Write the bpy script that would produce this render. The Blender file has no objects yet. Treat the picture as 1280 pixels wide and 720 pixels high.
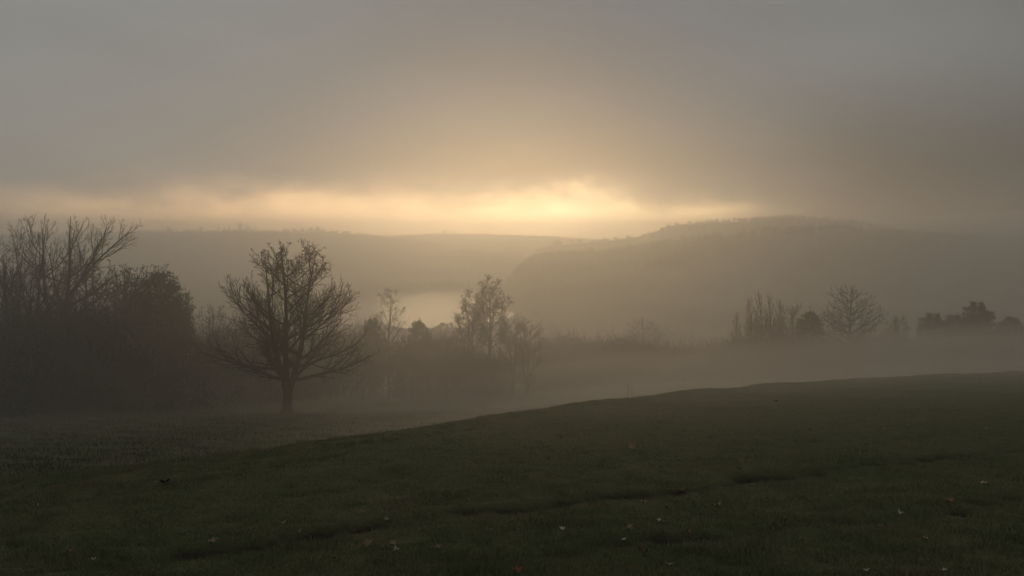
import bpy, math, random
import numpy as np
from mathutils import Vector, Matrix

# ------------------------------------------------------------------ camera, sky, sun, exposure
SC = bpy.context.scene
COL = SC.collection
F = 1067.0                      # focal length in pixels of the 1280 px wide photograph
HZ = 300.0                      # the row of the true horizon
cam_d = bpy.data.cameras.new('camera')
cam_d.sensor_width = 36.0
cam_d.lens = 36.0 * F / 1280.0
cam_d.shift_y = -(360.0 - HZ) / 1280.0
cam_d.clip_start = 0.1
cam_d.clip_end = 20000
cam = bpy.data.objects.new('camera', cam_d)
COL.objects.link(cam)
cam.location = (0, 0, 0)
cam.rotation_euler = (math.radians(90), 0, 0)
SC.camera = cam

SC.view_settings.view_transform = 'Standard'
SC.view_settings.look = 'None'
SC.view_settings.exposure = 0.0
SC.view_settings.gamma = 1.0
SC.cycles.volume_bounces = 6
SC.cycles.max_bounces = 8
SC.cycles.diffuse_bounces = 2
SC.cycles.use_denoising = True
SC.cycles.use_adaptive_sampling = False

SUN_AZ = math.atan((645 - 640) / F)
GLOW_AZ = math.atan((706 - 640) / F)
SUN_EL = math.radians(2.4)
sun_d = bpy.data.lights.new('sun', 'SUN')
sun_d.energy = 0.60
sun_d.angle = math.radians(19)
sun_d.color = (1.0, 0.70, 0.38)
sun = bpy.data.objects.new('sun', sun_d)
COL.objects.link(sun)
sdir = Vector((math.sin(SUN_AZ) * math.cos(SUN_EL), math.cos(SUN_AZ) * math.cos(SUN_EL), math.sin(SUN_EL)))
sun.rotation_euler = sdir.to_track_quat('Z', 'Y').to_euler()

W = bpy.data.worlds.new('World')
SC.world = W
W.use_nodes = True


class NT:
    """small helper for chaining shader nodes"""
    def __init__(s, tree):
        s.t = tree; s.n = tree.nodes; s.l = tree.links
    def new(s, typ, **kw):
        n = s.n.new(typ)
        for k, v in kw.items():
            setattr(n, k, v)
        return n
    def put(s, sock, v):
        if isinstance(v, bpy.types.NodeSocket):
            s.l.new(v, sock)
        elif v is not None:
            sock.default_value = v
    def m(s, op, a, b=None, c=None, clamp=False):
        n = s.new('ShaderNodeMath', operation=op, use_clamp=clamp)
        s.put(n.inputs[0], a)
        if b is not None: s.put(n.inputs[1], b)
        if c is not None: s.put(n.inputs[2], c)
        return n.outputs[0]
    def gauss(s, x, c, w):
        d = s.m('DIVIDE', s.m('SUBTRACT', x, c), w)
        return s.m('EXPONENT', s.m('MULTIPLY', s.m('MULTIPLY', d, d), -1.0))
    def sstep(s, x, a, b, o0=0.0, o1=1.0):
        n = s.new('ShaderNodeMapRange', interpolation_type='SMOOTHSTEP')
        s.put(n.inputs[0], x)
        for i, v in enumerate((a, b, o0, o1)):
            n.inputs[i + 1].default_value = v
        return n.outputs[0]
    def noise(s, vec, scale, detail=3.0, rough=0.5, dist=0.0):
        n = s.new('ShaderNodeTexNoise')
        if vec is not None: s.put(n.inputs['Vector'], vec)
        n.inputs['Scale'].default_value = scale
        n.inputs['Detail'].default_value = detail
        n.inputs['Roughness'].default_value = rough
        n.inputs['Distortion'].default_value = dist
        return n.outputs[0]
    def comb(s, x, y, z):
        n = s.new('ShaderNodeCombineXYZ')
        for i, v in enumerate((x, y, z)): s.put(n.inputs[i], v)
        return n.outputs[0]
    def scale(s, col, f):
        n = s.new('ShaderNodeVectorMath', operation='SCALE')
        s.put(n.inputs[0], col); s.put(n.inputs['Scale'], f)
        return n.outputs[0]
    def add(s, a, b):
        n = s.new('ShaderNodeVectorMath', operation='ADD')
        s.put(n.inputs[0], a); s.put(n.inputs[1], b)
        return n.outputs[0]
    def mix(s, f, a, b):
        n = s.new('ShaderNodeMix', data_type='RGBA')
        s.put(n.inputs[0], f); s.put(n.inputs[6], a); s.put(n.inputs[7], b)
        return n.outputs[2]


def build_world():
    t = NT(W.node_tree)
    W.node_tree.nodes.clear()
    out = t.new('ShaderNodeOutputWorld')
    tc = t.new('ShaderNodeTexCoord')
    sep = t.new('ShaderNodeSeparateXYZ'); t.put(sep.inputs[0], tc.outputs['Generated'])
    x, y, z = sep.outputs
    az = t.m('ARCTAN2', x, y)
    el = t.m('ARCSINE', z)
    # clear sky high above the cloud
    sky = t.new('ShaderNodeTexSky', sky_type='NISHITA', sun_disc=False)
    sky.sun_elevation = SUN_EL
    sky.sun_rotation = SUN_AZ
    bg1 = t.new('ShaderNodeBackground'); t.put(bg1.inputs[0], sky.outputs[0]); bg1.inputs[1].default_value = 0.05
    # cloud deck
    ca = t.comb(t.m('MULTIPLY', az, 3.0), t.m('MULTIPLY', el, 11.0), 0.0)
    n1 = t.noise(ca, 1.0, 5.0, 0.55, 0.4)
    n2 = t.noise(t.comb(t.m('MULTIPLY', az, 2.2), t.m('MULTIPLY', el, 5.0), 3.7), 1.7, 2.0, 0.5)
    cl = t.m('ADD', 0.70, t.m('MULTIPLY', t.m('ADD', t.m('MULTIPLY', n1, 0.55), t.m('MULTIPLY', n2, 0.45)), 0.60))
    right = t.sstep(az, SKY['r0'], SKY['r1'], 1.0, SKY['rd'])
    back = t.sstep(t.m('ABSOLUTE', az), 0.7, 2.2, 1.0, 0.85)
    base = t.scale(SKY['base'], t.m('MULTIPLY', t.m('MULTIPLY', cl, right), back))
    # the gap of light under the cloud edge, seen as several soft lobes
    edge = t.m('MULTIPLY', t.m('SUBTRACT', t.noise(t.comb(t.m('MULTIPLY', az, 8.0), t.m('MULTIPLY', el, 16.0), 1.3), 1.0, 4.0, 0.6), 0.5), 0.055)
    e2 = t.m('SUBTRACT', el, edge)
    glow = None
    da = t.m('SUBTRACT', az, GLOW_AZ)
    de = t.m('SUBTRACT', el, 0.030)
    # streaks fanning out of the brightest place
    ang = t.m('ARCTAN2', da, de)
    ray = t.noise(t.comb(t.m('MULTIPLY', ang, 1.6), t.m('MULTIPLY', el, 2.0), 5.1), 1.5, 2.0, 0.5)
    rayf = t.sstep(ray, 0.32, 0.68, -0.38, 0.30)
    cur = t.noise(t.comb(t.m('MULTIPLY', az, 17.0), t.m('MULTIPLY', el, 4.0), 8.2), 1.0, 4.0, 0.6)
    rayf = t.m('ADD', rayf, t.sstep(cur, 0.3, 0.7, -0.32, 0.28))
    rayf = t.m('ADD', 1.0, t.m('MULTIPLY', rayf, t.sstep(de, -0.005, 0.035)))
    for (c, s0, e0, se, col, kind) in SKY['lobes']:
        up = t.m('GREATER_THAN', e2, e0)
        w = t.m('ADD', t.m('MULTIPLY', up, se[1] - se[0]), se[0])
        dd = t.m('DIVIDE', t.m('SUBTRACT', e2, e0), w)
        ge = t.m('EXPONENT', t.m('MULTIPLY', t.m('MULTIPLY', dd, dd), -1.0))
        ga = t.gauss(az, c, s0)
        g = t.m('MULTIPLY', ge, ga)
        if kind == 'ray':
            g = t.m('MULTIPLY', g, rayf)
        if kind == 'band':
            g = t.m('MULTIPLY', g, t.sstep(n1, 0.3, 0.65, 0.7, 1.15))
        v = t.scale(col, g)
        glow = v if glow is None else t.add(glow, v)
    # the dark underside of the cloud deck above the gap
    dark = t.m('MULTIPLY', t.gauss(az, SKY['dk'][0], SKY['dk'][1]), t.gauss(e2, SKY['dk'][2], SKY['dk'][3]))
    base = t.scale(base, t.m('SUBTRACT', 1.0, t.m('MULTIPLY', dark, SKY['dk'][4])))
    dark2 = t.m('MULTIPLY', t.gauss(az, 0.05, 0.30), t.gauss(el, 0.14, 0.24))
    thick = t.comb(*[t.m('SUBTRACT', 1.0, t.m('MULTIPLY', dark2, k)) for k in (0.74, 0.62, 0.46)])
    vm = t.new('ShaderNodeVectorMath', operation='MULTIPLY'); t.put(vm.inputs[0], base); t.put(vm.inputs[1], thick)
    base = vm.outputs[0]
    dark3 = t.m('MULTIPLY', t.sstep(az, 0.22, 0.42), t.sstep(el, 0.20, 0.04))
    base = t.scale(base, t.m('SUBTRACT', 1.0, t.m('MULTIPLY', dark3, 0.62)))
    tot = t.add(base, glow)
    tot = t.scale(tot, t.sstep(el, -0.12, -0.02, 0.25, 1.0))
    bg2 = t.new('ShaderNodeBackground'); t.put(bg2.inputs[0], tot); bg2.inputs[1].default_value = 1.0
    mx = t.new('ShaderNodeMixShader'); mx.inputs[0].default_value = 0.93
    t.l.new(bg1.outputs[0], mx.inputs[1]); t.l.new(bg2.outputs[0], mx.inputs[2])
    t.l.new(mx.outputs[0], out.inputs['Surface'])


SKY = dict(
    base=(0.266, 0.268, 0.258), r0=0.20, r1=0.62, rd=0.66,
    dk=(0.06, 0.30, 0.090, 0.035, 0.35),
    #  azimuth, its width, elevation, (width below, width above), colour, kind
    lobes=[
        (GLOW_AZ, 0.075, 0.034, (0.05, 0.020), (1.8, 1.42, 0.74), 'plain'),
        (GLOW_AZ - 0.06, 0.145, 0.030, (0.06, 0.021), (2.8, 1.78, 0.80), 'ray'),
        (-0.26, 0.30, 0.020, (0.08, 0.025), (3.2, 1.85, 0.78), 'band'),
        (0.20, 0.080, 0.030, (0.06, 0.012), (3.2, 2.05, 0.88), 'band'),
        (0.00, 0.24, 0.045, (0.2, 0.045), (0.06, 0.037, 0.013), 'ray'),
    ])
build_world()


# ------------------------------------------------------------------ object helpers
def tag(o, label=None, cat=None, group=None, kind=None):
    if label: o['label'] = label
    if cat: o['category'] = cat
    if group: o['group'] = group
    if kind: o['kind'] = kind
    return o


def mesh_np(name, V, Q, mat=None, smooth=False, parent=None, link=True):
    """mesh object from a vertex array and a list of equal-sided face arrays"""
    me = bpy.data.meshes.new(name)
    V = np.asarray(V, dtype=np.float32)
    me.vertices.add(len(V)); me.vertices.foreach_set('co', V.ravel())
    Q = [np.asarray(q, dtype=np.int32) for q in (Q if isinstance(Q, list) else [Q]) if len(q)]
    nl = sum(q.size for q in Q); npoly = sum(len(q) for q in Q)
    me.loops.add(nl); me.loops.foreach_set('vertex_index', np.concatenate([q.ravel() for q in Q]))
    me.polygons.add(npoly)
    tot = np.concatenate([np.full(len(q), q.shape[1], dtype=np.int32) for q in Q])
    st = np.concatenate([[0], np.cumsum(tot)[:-1]]).astype(np.int32)
    me.polygons.foreach_set('loop_start', st)
    me.polygons.foreach_set('loop_total', tot)
    if smooth: me.polygons.foreach_set('use_smooth', np.ones(npoly, dtype=bool))
    me.update(calc_edges=True)
    me.validate()
    if mat: me.materials.append(mat)
    o = bpy.data.objects.new(name, me)
    if link: COL.objects.link(o)
    if parent: o.parent = parent
    return o


def sm(x, a, b):
    t = np.clip((x - a) / (b - a), 0, 1)
    return t * t * (3 - 2 * t)


def smax(a, b, k):
    h = np.clip(0.5 + 0.5 * (a - b) / k, 0, 1)
    return b * (1 - h) + a * h + k * h * (1 - h)


def wav(x, y, s, seed=0):
    """cheap smooth noise in about -1..1"""
    r = np.random.RandomState(seed)
    z = 0
    for i in range(5):
        a = r.uniform(0, 6.283); k = r.uniform(0.6, 1.7) / s
        z = z + np.sin((x * math.cos(a) + y * math.sin(a)) * k * 6.283 + r.uniform(0, 6.283) + 0.8 * np.sin((x * math.sin(a) - y * math.cos(a)) * k * 3.1))
    return z / 3.2


def U(px): return (px - 640.0) / F
def Vv(py): return (HZ - py) / F

# ------------------------------------------------------------------ terrain
PA, PB = 0.03, -0.14
cr = np.array([(-60, 603), (0, 597), (150, 583), (300, 563), (440, 545), (560, 528), (640, 514), (740, 501), (870, 487), (1000, 477), (1150, 469), (1280, 464), (1350, 462)], float)
_cu = np.linspace(-0.75, 0.75, 601)
_cv = np.interp(_cu, U(cr[:, 0]), Vv(cr[:, 1]))
_cy = 1.7 / np.maximum(-_cv + PA * _cu + PB, 0.02)
_kk = np.exp(-np.linspace(-2, 2, 41) ** 2); _kk /= _kk.sum()
_cy = np.convolve(np.pad(_cy, 20, mode='edge'), _kk, 'valid')

RIDGES = [  # silhouette (px, py), distance (px, depth), width in front, width behind
    dict(p=[(-100, 295), (0, 294), (120, 291), (200, 291), (300, 289), (430, 292), (520, 301), (600, 312)], d=1330, wf=230, wb=200),
    dict(p=[(440, 297), (520, 293), (600, 292), (680, 295), (760, 300), (830, 302), (900, 300)], d=1530, wf=170, wb=150),
    dict(p=[(620, 345), (700, 306), (760, 301), (800, 296), (835, 284), (870, 279), (930, 277), (985, 273), (1050, 277), (1150, 290), (1400, 300)], d=1040, wf=150, wb=150),
    dict(p=[(340, 372), (385, 352), (430, 345), (480, 335), (530, 325), (580, 320), (640, 322), (700, 330)], d=1100, wf=90, wb=110),
    dict(p=[(618, 372), (632, 345), (650, 332), (690, 324), (760, 320), (820, 310), (880, 301), (950, 295), (1010, 291), (1100, 296), (1250, 305), (1400, 310)], d=720, wf=95, wb=120),
]
LAKE = [(416, 506), (426, 562), (452, 625), (492, 715), (540, 768), (590, 752), (610, 700), (618, 640), (620, 560), (615, 480), (590, 444), (500, 436), (430, 461)]
LK = np.array([(U(px) * d, d) for px, d in LAKE])
LC = LK.mean(0)
_la = np.arctan2(LK[:, 1] - LC[1], LK[:, 0] - LC[0]); _lr = np.hypot(*(LK - LC).T)
_o = np.argsort(_la); _la = _la[_o]; _lr = _lr[_o]
_la3 = np.concatenate([_la - 6.28318, _la, _la + 6.28318]); _lr3 = np.tile(_lr, 3)


def lake_rho(x, y):
    a = np.arctan2(y - LC[1], x - LC[0])
    return np.hypot(x - LC[0], y - LC[1]) / np.interp(a, _la3, _lr3)


def near_line(px, py):
    """where the sight line meets the near field plane"""
    u, v = U(px), Vv(py)
    d = 1.7 / (-v + PA * u + PB)
    return u * d, d


RUTS = []
for pts, w, dep in (
        ([(60, 700), (200, 690), (330, 676), (430, 664), (560, 646), (660, 634), (780, 614), (900, 602), (1040, 590), (1150, 578), (1290, 560)], 0.24, 0.085),
        ([(560, 672), (700, 660), (860, 640), (980, 630)], 0.2, 0.045),
        ([(560, 716), (690, 700), (820, 686), (940, 662), (1060, 646), (1180, 638), (1290, 624)], 0.24, 0.07),
        ([(700, 570), (740, 562), (800, 558)], 0.22, 0.04),
        ([(820, 720), (960, 700), (1100, 690), (1290, 668)], 0.2, 0.045)):
    RUTS.append((np.array([near_line(*p) for p in pts]), w, dep))


def rut_depth(x, y):
    z = np.zeros_like(x)
    for P, w, dep in RUTS:
        order = np.argsort(P[:, 0])
        yy = np.interp(x, P[order, 0], P[order, 1])
        yy = yy + 0.22 * wav(x, 0 * x, 2.6, 55) + 0.07 * wav(x, 0 * x, 0.8, 56)
        inside = sm(x, P[:, 0].min() - 0.5, P[:, 0].min() + 1.0) * (1 - sm(x, P[:, 0].max() - 1.0, P[:, 0].max() + 0.5))
        g = np.exp(-((y - yy) / w) ** 2) - 0.45 * np.exp(-((y - yy - 2.1 * w) / w) ** 2)
        z -= dep * g * inside * np.clip(0.50 + 0.55 * wav(x, y, 2.2, 51) + 0.4 * wav(x, y, 0.7, 52), 0, 1.2)
    return z


def ground(x, y, fine=True):
    x = np.asarray(x, float); y = np.asarray(y, float)
    u = np.clip(x / np.maximum(y, 8.0), -0.75, 0.75)
    yc = np.interp(u, _cu, _cy)
    near = -1.7 + PA * np.clip(x, -80, 80) + PB * np.clip(y, -30, 200)
    t = np.maximum(0, y - (yc - 0.9))
    near = near - 0.05 * t * t / (1 + t * 0.08)
    xs = np.clip(x, -60, 200)
    low = -3.6 - 0.148 * np.maximum(y, 0) + 0.05 * np.maximum(xs, 0) + 0.01 * np.minimum(xs, 0)
    low = low + wav(x, y, 60, 5) * 0.5 * sm(y, 30, 80)
    z = np.where(y > 5, smax(near, low, 0.35), near)
    z = smax(z, -43.6 + wav(x, y, 300, 2) * 0.6, 5.0)
    if np.max(y) > 300:
        uu = x / np.maximum(y, 50.0)
        for r in RIDGES:
            p = np.array(r['p'], float)
            up = U(p[:, 0])
            tv = np.interp(uu, up, Vv(p[:, 1]))
            fade = sm(uu, up[0] - 0.02, up[0] + 0.05) if r['p'][0][0] > -50 else 1.0
            fade = fade * ((1 - sm(uu, up[-1] - 0.05, up[-1] + 0.02)) if r['p'][-1][0] < 1300 else 1.0)
            D = r['d'] + wav(x, 0 * y, 400, 7) * 22
            zt = tv * D + 52.0
            w = np.where(y < D, r['wf'], r['wb'])
            h = zt * fade * np.exp(-((y - D) / w) ** 2) - 52.0
            h = h + wav(x, y, 60, 11) * 0.8 * np.exp(-((y - D) / w) ** 2)
            z = np.where(y > 300, smax(z, h, 3.5), z)
    rho = lake_rho(x, y)
    far = sm(y, 280, 380)
    z = z * (1 - far * (1 - sm(rho, 0.93, 1.12))) + far * (1 - sm(rho, 0.93, 1.12)) * (-48.0)
    if fine:
        nf = 1 - sm(np.hypot(x, y), 60, 110)
        z = z + nf * (0.05 * wav(x, y, 5.0, 21) + 0.018 * wav(x, y, 1.3, 22) + 0.010 * wav(x, y, 0.5, 23) * (1 - sm(y, 20, 35)))
        z = z + rut_depth(x, y) * (1 - sm(y, 60, 80))
    return z


def gz(x, y): return float(ground(np.array([x]), np.array([y]))[0])


def build_ground(mat):
    th = np.concatenate([np.linspace(-180, -60, 40, endpoint=False), np.linspace(-60, -36, 30, endpoint=False),
                         np.linspace(-36, 36, 620, endpoint=False), np.linspace(36, 60, 30, endpoint=False), np.linspace(60, 180, 40, endpoint=False)])
    th = np.radians(th)
    rr = np.concatenate([np.geomspace(0.6, 5, 16, endpoint=False), np.geomspace(5, 90, 430, endpoint=False), np.geomspace(90, 1720, 320)])
    T, R = np.meshgrid(th, rr)
    X = R * np.sin(T); Y = R * np.cos(T)
    Z = ground(X, Y)
    n, m = X.shape
    V = np.stack([X.ravel(), Y.ravel(), Z.ravel()], 1)
    i = np.arange(n - 1)[:, None] * m; j = np.arange(m)[None, :]; j2 = (j + 1) % m
    Q = np.stack([(i + j).ravel(), (i + j2).ravel(), (i + m + j2).ravel(), (i + m + j).ravel()], 1)[:, ::-1]
    V = np.vstack([V, [[0, 0, gz(0, 0)]]])
    c = len(V) - 1
    Tn = np.stack([np.full(m, c), np.roll(np.arange(m), -1), np.arange(m)], 1)[:, ::-1]
    o = mesh_np('ground', V, [Q, Tn], mat, smooth=True)
    md = np.clip(-rut_depth(V[:, 0], V[:, 1]) / 0.05, 0, 1)
    o.data.attributes.new('mud', 'FLOAT', 'POINT').data.foreach_set('value', md.astype(np.float32))
    tag(o, kind='structure')
    return o


# ------------------------------------------------------------------ materials
def new_mat(name):
    m = bpy.data.materials.new(name); m.use_nodes = True
    m.node_tree.nodes.clear()
    return m, NT(m.node_tree)


def surf(name, build, rough=0.9, spec=0.2, bump=None):
    m, t = new_mat(name)
    o = t.new('ShaderNodeOutputMaterial'); b = t.new('ShaderNodeBsdfPrincipled')
    t.put(b.inputs['Base Color'], build(t))
    b.inputs['Roughness'].default_value = rough
    b.inputs['Specular IOR Level'].default_value = spec
    if bump:
        h, st, di = bump(t)
        bn = t.new('ShaderNodeBump'); t.put(bn.inputs['Height'], h)
        bn.inputs['Strength'].default_value = st; bn.inputs['Distance'].default_value = di
        t.l.new(bn.outputs[0], b.inputs['Normal'])
    t.l.new(b.outputs[0], o.inputs['Surface'])
    return m


def pos(t):
    g = t.new('ShaderNodeNewGeometry')
    return g.outputs['Position']


def turf_col(t):
    p = pos(t)
    a = t.sstep(t.noise(p, 0.35, 4, 0.6), 0.35, 0.65)
    b = t.sstep(t.noise(p, 2.6, 5, 0.65), 0.4, 0.7)
    c = t.sstep(t.noise(p, 19.0, 3, 0.6), 0.35, 0.7)
    col = t.mix(a, (0.080, 0.100, 0.042, 1), (0.112, 0.112, 0.056, 1))
    col = t.mix(t.m('MULTIPLY', b, 0.6), col, (0.055, 0.045, 0.026, 1))
    col = t.mix(t.m('MULTIPLY', c, 0.45), col, (0.034, 0.046, 0.018, 1))
    at = t.new('ShaderNodeAttribute'); at.attribute_name = 'mud'
    return t.mix(t.m('MULTIPLY', at.outputs['Fac'], t.sstep(t.noise(p, 3.0, 4, 0.6), 0.3, 0.6, 0.35, 1.0)), col, (0.022, 0.018, 0.013, 1))


def turf_bump(t):
    p = pos(t)
    h = t.m('ADD', t.noise(p, 28.0, 4, 0.7), t.m('MULTIPLY', t.noise(p, 5.0, 3, 0.6), 1.5))
    return h, 0.8, 0.04


M = {}
M['turf'] = surf('turf', turf_col, 0.95, 0.1, turf_bump)
M['blade'] = surf('grass_blade', lambda t: t.mix(t.sstep(t.noise(pos(t), 0.9, 4, 0.6), 0.35, 0.65), (0.120, 0.142, 0.066, 1), (0.185, 0.168, 0.092, 1)), 0.7, 0.25)
M['bark'] = surf('bark', lambda t: t.mix(t.noise(pos(t), 6.0, 4, 0.6), (0.030, 0.025, 0.018, 1), (0.075, 0.062, 0.047, 1)), 0.95, 0.1)
M['twig'] = surf('twig', lambda t: t.mix(t.noise(pos(t), 1.2, 2, 0.6), (0.035, 0.028, 0.020, 1), (0.07, 0.055, 0.036, 1)), 0.95, 0.1)
M['leafgreen'] = surf('evergreen_leaf', lambda t: t.mix(t.noise(pos(t), 1.1, 3, 0.6), (0.022, 0.032, 0.014, 1), (0.06, 0.066, 0.028, 1)), 0.85, 0.15)
M['leafbrown'] = surf('withered_leaf', lambda t: t.mix(t.noise(pos(t), 0.9, 3, 0.6), (0.045, 0.04, 0.02, 1), (0.10, 0.07, 0.032, 1)), 0.85, 0.15)
M['dark_blade'] = surf('dark_ground_blade', lambda t: t.mix(t.noise(pos(t), 0.7, 3, 0.6), (0.018, 0.018, 0.010, 1), (0.04, 0.034, 0.02, 1)), 0.9, 0.1)  # very dark tone, there to darken the lower ground past the brow
M['wood'] = surf('weathered_wood', lambda t: t.mix(t.noise(pos(t), 30.0, 3, 0.6), (0.05, 0.042, 0.032, 1), (0.10, 0.085, 0.065, 1)), 0.9, 0.1)


def lake_mat():
    m, t = new_mat('lake_water')
    o = t.new('ShaderNodeOutputMaterial'); b = t.new('ShaderNodeBsdfPrincipled')
    b.inputs['Base Color'].default_value = (0.02, 0.022, 0.018, 1)
    b.inputs['Roughness'].default_value = 0.12
    b.inputs['IOR'].default_value = 1.33
    bn = t.new('ShaderNodeBump'); t.put(bn.inputs['Height'], t.noise(pos(t), 0.12, 3, 0.5))
    bn.inputs['Strength'].default_value = 0.10; bn.inputs['Distance'].default_value = 0.15
    t.l.new(bn.outputs[0], b.inputs['Normal']); t.l.new(b.outputs[0], o.inputs['Surface'])
    return m


def vol_mat(name, dens, col, g):
    m, t = new_mat(name)
    o = t.new('ShaderNodeOutputMaterial'); v = t.new('ShaderNodeVolumePrincipled')
    v.inputs['Density'].default_value = dens
    v.inputs['Color'].default_value = col
    v.inputs['Anisotropy'].default_value = g
    v.inputs['Density Attribute'].default_value = ''
    t.l.new(v.outputs[0], o.inputs['Volume'])
    return m


# ------------------------------------------------------------------ the setting
build_ground(M['turf'])
lk = []
for a in np.linspace(0, 2 * math.pi, 160, endpoint=False):
    aa = (a + math.pi) % (2 * math.pi) - math.pi
    r = np.interp(aa, _la3, _lr3) * 1.04
    lk.append((LC[0] + r * math.cos(aa), LC[1] + r * math.sin(aa), -45.0))
lk.append((LC[0], LC[1], -45.0))
tri = np.array([(160, i, (i + 1) % 160) for i in range(160)])
tag(mesh_np('lake', lk, [tri], lake_mat()), kind='structure')

HAZE_D, HAZE_G = 0.00185, 0.82
def haze_box():
    x0, x1, y0, y1, z0, z1 = -1750, 1750, -1750, 1750, -50, 35
    V = [(x, y, z) for x in (x0, x1) for y in (y0, y1) for z in (z0, z1)]
    Q = np.array([(0, 1, 3, 2), (4, 6, 7, 5), (0, 4, 5, 1), (2, 3, 7, 6), (0, 2, 6, 4), (1, 5, 7, 3)])
    tag(mesh_np('haze', V, [Q], vol_mat('haze_air', HAZE_D, (0.96, 0.95, 0.93, 1), HAZE_G)), kind='stuff')
haze_box()


def mist_bank(cx, cy, rx, ry, h, dens, seed, label, g=0.75, rot=0.0, wob=0.25, col=(0.97, 0.96, 0.94, 1), level=None):
    """a closed low bank of even mist lying on the ground, thinning to nothing at its rim"""
    na, nr = 96, 40
    a = np.linspace(0, 2 * math.pi, na, endpoint=False)
    q = np.linspace(0, 1, nr + 1)[1:]
    A, Qr = np.meshgrid(a, q)
    lob = 1 + 0.12 * np.sin(2 * A + seed) + 0.08 * np.sin(3 * A + 2.1 * seed) + 0.05 * np.sin(5 * A + seed * 3.3)
    lx = rx * Qr * lob * np.cos(A); ly = ry * Qr * lob * np.sin(A)
    X = cx + lx * math.cos(rot) - ly * math.sin(rot); Y = cy + lx * math.sin(rot) + ly * math.cos(rot)
    G = ground(X, Y, fine=False)
    prof = (1 - Qr ** 2) ** 0.9
    top = G + h * prof * (1 + wob * wav(X, Y, max(rx, ry) * 0.7, seed) + 0.5 * wob * wav(X, Y, max(rx, ry) * 0.2, seed + 3)) - 0.3 * Qr ** 4
    bot = G - 0.8
    c0 = ground(np.array([cx]), np.array([cy]), fine=False)[0]
    if level is not None:                                  # a bank with a level base, rising to the given height
        top = -45 + (level + 44) * (1 - Qr ** 2) ** 0.7 * (1 + 0.05 * wav(X, Y, rx * 0.5, seed)); bot = np.full_like(top, -46.0)
        c0 = -45.2; h = level + 44
    top = np.maximum(top, bot + 0.1)
    V = np.vstack([np.stack([X.ravel(), Y.ravel(), top.ravel()], 1), np.stack([X.ravel(), Y.ravel(), bot.ravel()], 1), [[cx, cy, c0 + h]], [[cx, cy, c0 - 0.8]]])
    N = na * nr
    i = np.arange(nr - 1)[:, None] * na; j = np.arange(na)[None, :]; j2 = (j + 1) % na
    qt = np.stack([(i + j), (i + j2), (i + na + j2), (i + na + j)], -1).reshape(-1, 4)[:, ::-1]
    qb = qt[:, ::-1] + N
    e = (nr - 1) * na
    jj = np.arange(na); jn = (jj + 1) % na
    side = np.stack([e + jj, e + jn, N + e + jn, N + e + jj], 1)[:, ::-1]
    t1 = np.stack([np.full(na, 2 * N), jn, jj], 1)[:, ::-1]
    t2 = np.stack([np.full(na, 2 * N + 1), N + jj, N + jn], 1)[:, ::-1]
    o = mesh_np('mist_bank', V, [qt, qb, side, t1, t2], vol_mat('mist', dens, col, g), smooth=True)
    tag(o, label, 'mist', kind='stuff')
    return o


MIST = [
    (0, 122, 190, 96, 26.0, 0.0012, 3, 'broad thin mist filling the dip behind the field, up above the treetops'),
    (5, 122, 180, 90, 18.0, 0.0015, 4, 'broad thin mist filling the dip behind the field, up to the tree crowns'),
    (15, 122, 160, 80, 12.0, 0.0013, 1, 'low mist around the lower crowns of the trees behind the field'),
    (18, 120, 150, 72, 8.5, 0.0020, 6, 'low mist around the trunks of the trees behind the field'),
    (22, 116, 130, 60, 6.0, 0.0025, 2, 'thick low mist around the feet of the trees behind the field'),
    (24, 114, 115, 52, 4.0, 0.0022, 8, 'thick ground mist lying in the dip behind the field'),
    (24, 110, 100, 44, 2.6, 0.0022, 5, 'densest ground mist lying just behind the crest of the field'),
    (52, 50, 78, 46, 3.2, 0.0100, 12, 'film of mist over the brow of the field'),
    (66, 78, 84, 62, 6.5, 0.0034, 7, 'thin ground mist creeping over the crest of the field'),
    (-40, 72, 70, 34, 17.0, 0.0034, 11, 'thin mist in front of the wood at the left'),
    (25, 100, 110, 48, 5.0, 0.0030, 9, 'loose mist between the crest of the field and the trees'),
]
for mb in MIST: mist_bank(*mb)
mist_bank(170, 560, 260, 150, 0, 0.0014, 4, 'golden mist hanging over the valley floor beyond the hedge', level=-14, g=0.8)
mist_bank(520, 640, 390, 400, 0, 0.0050, 2, 'thick grey fog swallowing the hills at the right', level=29)
mist_bank(640, 680, 420, 440, 0, 0.0055, 5, 'thickest grey fog beyond the trees at the right', level=27)



# ------------------------------------------------------------------ plant builders
class Tubes:
    """collects tapering tubes and makes one mesh of them"""
    def __init__(s): s.V = []; s.Q = []; s.n = 0
    def add(s, P, R, k=4):
        P = np.asarray(P, float); R = np.asarray(R, float)
        T = np.gradient(P, axis=0)
        T /= np.linalg.norm(T, axis=1)[:, None] + 1e-9
        a = np.array([1.0, 0, 0]) if abs(T[0, 0]) < 0.8 else np.array([0, 1.0, 0])
        N = np.cross(T, a); N /= np.linalg.norm(N, axis=1)[:, None] + 1e-9
        B = np.cross(T, N)
        th = np.arange(k) * 2 * math.pi / k
        ring = P[:, None, :] + R[:, None, None] * (np.cos(th)[None, :, None] * N[:, None, :] + np.sin(th)[None, :, None] * B[:, None, :])
        m = len(P)
        s.V.append(ring.reshape(-1, 3))
        i = np.arange(m - 1)[:, None] * k; j = np.arange(k)[None, :]; j2 = (j + 1) % k
        q = np.stack([i + j, i + j2, i + k + j2, i + k + j], -1).reshape(-1, 4) + s.n
        s.Q.append(q); s.n += m * k
    def build(s, name, mat, parent=None, smooth=True):
        return mesh_np(name, np.vstack(s.V), [np.vstack(s.Q)], mat, smooth=smooth, parent=parent)


def unit(v): return v / (np.linalg.norm(v) + 1e-9)


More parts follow.
